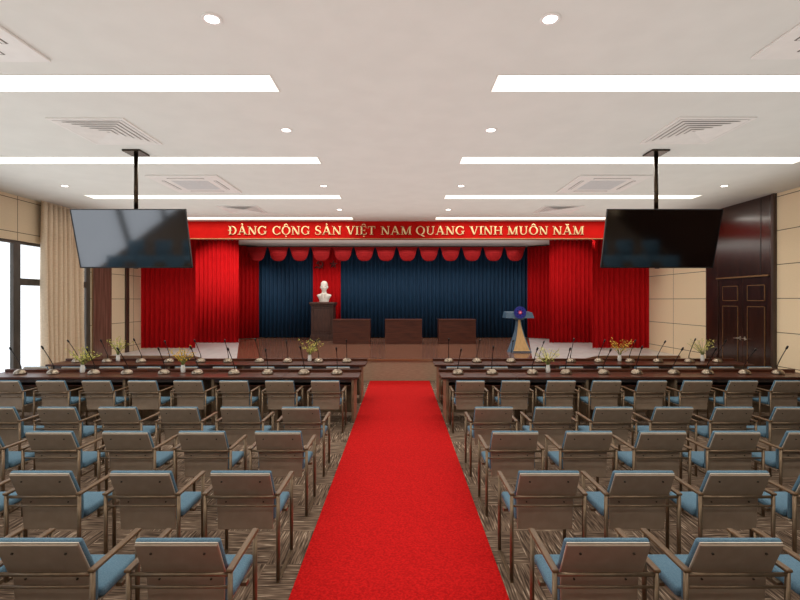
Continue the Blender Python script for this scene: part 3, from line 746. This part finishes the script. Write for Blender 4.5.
# small vases of sprigs
VS = [(82.5, 7.9, 1, 'on nearer desk row below the beige drape', 'blossom', 1.0), (183, 7.9, 1, 'on nearer desk row, window side, in front of red curtain', 'orange_blossom', 1.0),
      (548, 7.9, 1, 'on nearer desk row, door side', 'blossom', 1.0), (118, 9.36, 0, 'on farther desk row before the rosewood pilaster', 'blossom', 1.15),
      (309.7, 9.36, 0, 'on farther desk row below the bust pedestal', 'blossom', 1.0), (619.5, 9.36, 0, 'on farther desk row before the red door-side curtain', 'orange_blossom', 1.0),
      (702.5, 9.36, 0, 'on farther desk row beside the rosewood doors', 'blossom', 1.1)]
for vi, (x, y, ri, where, bm_, sc_) in enumerate(VS):
    cname = 'yellow-orange' if bm_ == 'orange_blossom' else 'yellow-green'
    t = thing('flower_vase', f'white vase of {cname} sprigs {where}', 'vase', ((x - 400) * y / F, y, .752), 'small flower vases on the desks')
    MB().lathe([(.03, 0), (.036, .01), (.038, .06), (.034, .1), (.028, .125), (.032, .135), (.026, .134), (.022, .1)], M['vase'], n=18).build('vase', t)
    rnd = random.Random(vi + 3); st_, bl = MB(), MB()
    for k in range(16):
        a = rnd.uniform(0, 2 * PI); rr = rnd.uniform(.08, .31) * sc_; h = rnd.uniform(.24, .40) * sc_ - rr * .25
        pts = [(0.01 * math.cos(a), .01 * math.sin(a), .1)]
        for q in range(1, 5):
            w_ = q / 4; pts.append((rr * math.cos(a) * w_ ** 1.4, rr * .6 * math.sin(a) * w_ ** 1.4, .1 + h * (w_ ** .85)))
        st_.tube(pts, [.004, .0035, .003, .0025, .002], M['stem'], 5)
        for q in range(11):
            w_ = rnd.uniform(.4, 1.05); i0 = min(3, int(w_ * 4)); P0 = Vector(pts[i0]).lerp(Vector(pts[i0 + 1]), min(1, w_ * 4 - i0))
            c = P0 + Vector((rnd.uniform(-.045, .045), rnd.uniform(-.03, .03), rnd.uniform(-.02, .03)))
            d1 = Vector((rnd.uniform(-1, 1), rnd.uniform(-1, 1), rnd.uniform(-.3, 1))).normalized() * rnd.uniform(.012, .02)
            d2 = d1.orthogonal().normalized() * .008
            bl.quad([c - d1, c + d2, c + d1, c - d2], M[bm_])
    st_.build('stems', t); bl.build('blossoms', t)

# ------------------------------------------------------------------ chairs
def make_chair(t):
    hx = .258; yp, ya = .05, .45
    # backrest: bent shell leaning back towards the audience, cushion on its other face
    def panel(z0, z1, y0, y1, w0, w1, th, m, off, edge=None, bev=.006):
        d = Vector((0, y1 - y0, z1 - z0)); nrm = Vector((0, d.z, -d.y)).normalized()   # towards the stage
        b = MB(); bb = bmesh.new(); bmesh.ops.create_cube(bb, size=1)
        for v in bb.verts:
            k = v.co.z + .5; w_ = w0 + (w1 - w0) * k
            v.co = Vector((v.co.x * w_, y0, z0)) + d * k + nrm * (off + (v.co.y + .5) * th)
        bmesh.ops.bevel(bb, geom=list(bb.edges), offset=bev, segments=2, affect='EDGES', profile=.5)
        b.join(bb, m, bev > .012); bb.free()
        return b, d, nrm
    b, d, nrm = panel(.575, .772, .10, .008, .43, .42, .012, M['shell'], 0)
    for sx in (-1, 1):
        p = Vector((sx * .135, .1, .575)) + d * .74
        b.tube([p + nrm * .002, p - nrm * .006], .0065, M['screw'], 8)
    sh = b.build('back_shell', t)
    panel(.574, .777, .10, .006, .426, .416, .0045, M['shell_edge'], .0125, bev=.001)[0].build('shell_rim', sh)
    panel(.572, .778, .101, .004, .44, .43, .030, M['cushion'], .0175, bev=.0125)[0].build('back_cushion', t)
    b, d, nrm = panel(.335, .60, .125, .115, .40, .415, .012, M['shell'], 0)
    for sx in (-1, 1):
        for zz in (.78, .94):
            p = Vector((sx * .135, .125, .335)) + d * zz
            b.tube([p + nrm * .002, p - nrm * .006], .0058, M['screw'], 8)
    b.build('lower_back_panel', t)
    panel(.40, .60, .128, .118, .425, .435, .034, M['cushion'], .0125, bev=.0125)[0].build('lower_back_cushion', t)
    MB().box(-.232, .232, .18, .52, .40, .455, M['cushion'], .02).build('seat_cushion', t)
    MB().box(-.22, .22, .14, .505, .385, .399, M['shell'], .004).build('seat_pan', t)
    for sx in (-1, 1):
        x = sx * hx
        MB().tube([(x, yp, .012), (x, yp, .618)], .0135, M['bronze'], 10).build('leg', t)
        MB().tube([(x, ya, .012), (x, ya, .618)], .0135, M['bronze'], 10).build('leg', t)
        MB().box(x - .018, x + .018, yp - .016, ya + .018, .618, .636, M['arm'], .006).build('armrest', t)
        MB().box(x - .012, x + .012, yp - .012, ya + .012, .0, .018, M['bronze'], .003).build('floor_runner', t)
        MB().box(min(sx * .222, x), max(sx * .222, x), .3, .34, .386, .41, M['bronze'], .003).build('seat_bracket', t)
    for z, r in ((.604, .0105), (.54, .0075)):
        MB().tube([(-hx, yp, z), (hx, yp, z)], r, M['bronze'], 10).build('cross_bar', t)
ROWS = [(8.29, 'between the two desk rows', 9, .684, 1.055, .682), (6.86, 'drawn up to desk row by the chairs', 9, .686, 1.055, .682), (5.16, 'first row behind the desks', 9, .689, 1.06, .678),
        (4.20, 'second row behind the desks', 9, .701, 1.06, .679), (3.21, 'third row behind the desks', 9, .705, 1.05, .668), (2.29, 'fourth row behind the desks', 9, .70, 1.045, .668), (1.33, 'fifth row behind the desks', 9, .70, 1.045, .668)]
proto = None
for y, where, cnt, pl, xr0, pr in ROWS:
    for s in (-1, 1):
        for k in range(cnt):
            X = -1.122 - pl * k if s < 0 else xr0 + pr * k
            if abs(X) > 6.9: continue
            lb = f'blue-cushioned taupe armchair, {sides[s]}, {ordinal(k)} from carpet, {where}'
            if proto is None:
                proto = t = thing('conference_armchair', lb, 'chair', (X, y, 0), 'audience armchairs'); make_chair(t)
            else:
                copy_tree(proto, (X, y, 0), lb)

# ------------------------------------------------------------------ window drape
t = thing('window_drape', 'beige pleated floor-length drape beside the tall windows', 'curtain', (XL + .14, 10.23, 0))
b = MB(); lo, hi = [], []; rs = []
NP = 9; per = 10
rnd = random.Random(5); amps = [rnd.uniform(.07, .13) for _ in range(NP + 1)]
for zi in range(7):
    z = .02 + (CEIL - .06) * zi / 6; row = []
    for i in range(NP * per + 1):
        u_ = i / (NP * per); a_ = amps[min(NP, i // per)]
        sh_ = .03 * math.sin(zi * .9 + u_ * 9) * (1 - zi / 6)
        row.append((a_ * math.sin(2 * PI * i / per) * (1.15 - .3 * zi / 6), (-.6 + 1.2 * u_) * (1.0 + .03 * (1 - zi / 6)) + sh_, z))
    rs.append(row)
b.rings(rs, M['drape'], False, True, False); b.build('cloth', t, solid=.006)
MB().box(-.012, .012, -.6, .6, CEIL - .03, CEIL - .002, M['drape']).build('curtain_track', t)

# ------------------------------------------------------------------ light
w = bpy.data.worlds.new('daylight'); scene.world = w; w.use_nodes = True
bg = w.node_tree.nodes['Background']; bg.inputs[0].default_value = (0.96, 0.98, 1.0, 1); bg.inputs[1].default_value = 1.55
def spot(name, loc, target, energy, size, blend=.6, col=(1, .93, .84), r=.05):
    l = bpy.data.lights.new(name, 'SPOT'); l.energy = energy; l.spot_size = math.radians(size); l.spot_blend = blend; l.color = col; l.shadow_soft_size = r
    o = bpy.data.objects.new(name, l); COL.objects.link(o); o.location = loc
    o.rotation_euler = (Vector(target) - Vector(loc)).to_track_quat('-Z', 'Y').to_euler()
def area(name, loc, sx, sy, energy, rot, col=(1, .95, .88)):
    l = bpy.data.lights.new(name, 'AREA'); l.shape = 'RECTANGLE'; l.size = sx; l.size_y = sy; l.energy = energy; l.color = col
    o = bpy.data.objects.new(name, l); COL.objects.link(o); o.location = loc; o.rotation_euler = rot
area('room_ceiling_fill', (-.145, 4.1, 3.36), 13.0, 14.8, 345, (PI, 0, 0), (1, .965, .92))  # added fill aimed upward to brighten the ceiling, no fixture there
area('stage_ceiling_fill', (-.145, 15.0, 3.3), 10.5, 4.6, 55, (PI, 0, 0), (1, .97, .94))  # unseen fill added to lift the stage ceiling
for y in YS:
    for xa, xb in ((-6.255, -1.205), (.91, 5.98)):
        area('strip_lamp', ((xa + xb) / 2, y + .08, CEIL - .012), xb - xa, .33, 32, (0, 0, 0), (1, .955, .86))
area('stage_fill', (-.2, 15.3, CEIL - .25), 9.0, 3.0, 170, (0, 0, 0))  # soft overhead fill added to brighten the stage, not a seen lamp
for x, y, _, _ in DL:
    spot('downlight_beam', (x, y, CEIL - .03), (x, y, 0), 35, 80)
spot('stage_spot', (-5.6, 13.2, CEIL - .1), (-6.1, 15.6, 2.6), 300, 62)
spot('stage_spot', (5.4, 13.2, CEIL - .1), (5.8, 15.6, 2.6), 110, 62)
spot('stage_spot', (-2.8, 13.2, CEIL - .1), (-2.7, 17.0, 1.9), 16, 40)

# ------------------------------------------------------------------ camera
cd = bpy.data.cameras.new('camera'); cam = bpy.data.objects.new('camera', cd); COL.objects.link(cam)
cam.location = (0, 0, CAM); cam.rotation_euler = (PI / 2, 0, 0)
cd.sensor_width = 36.0; cd.lens = F / 800.0 * 36.0; cd.clip_end = 100
scene.camera = cam
scene.view_settings.view_transform = 'Standard'
scene.view_settings.look = 'None'
scene.view_settings.exposure = 0.0
scene.cycles.use_denoising = True
scene.cycles.max_bounces = 8
scene.cycles.sample_clamp_indirect = 8.0
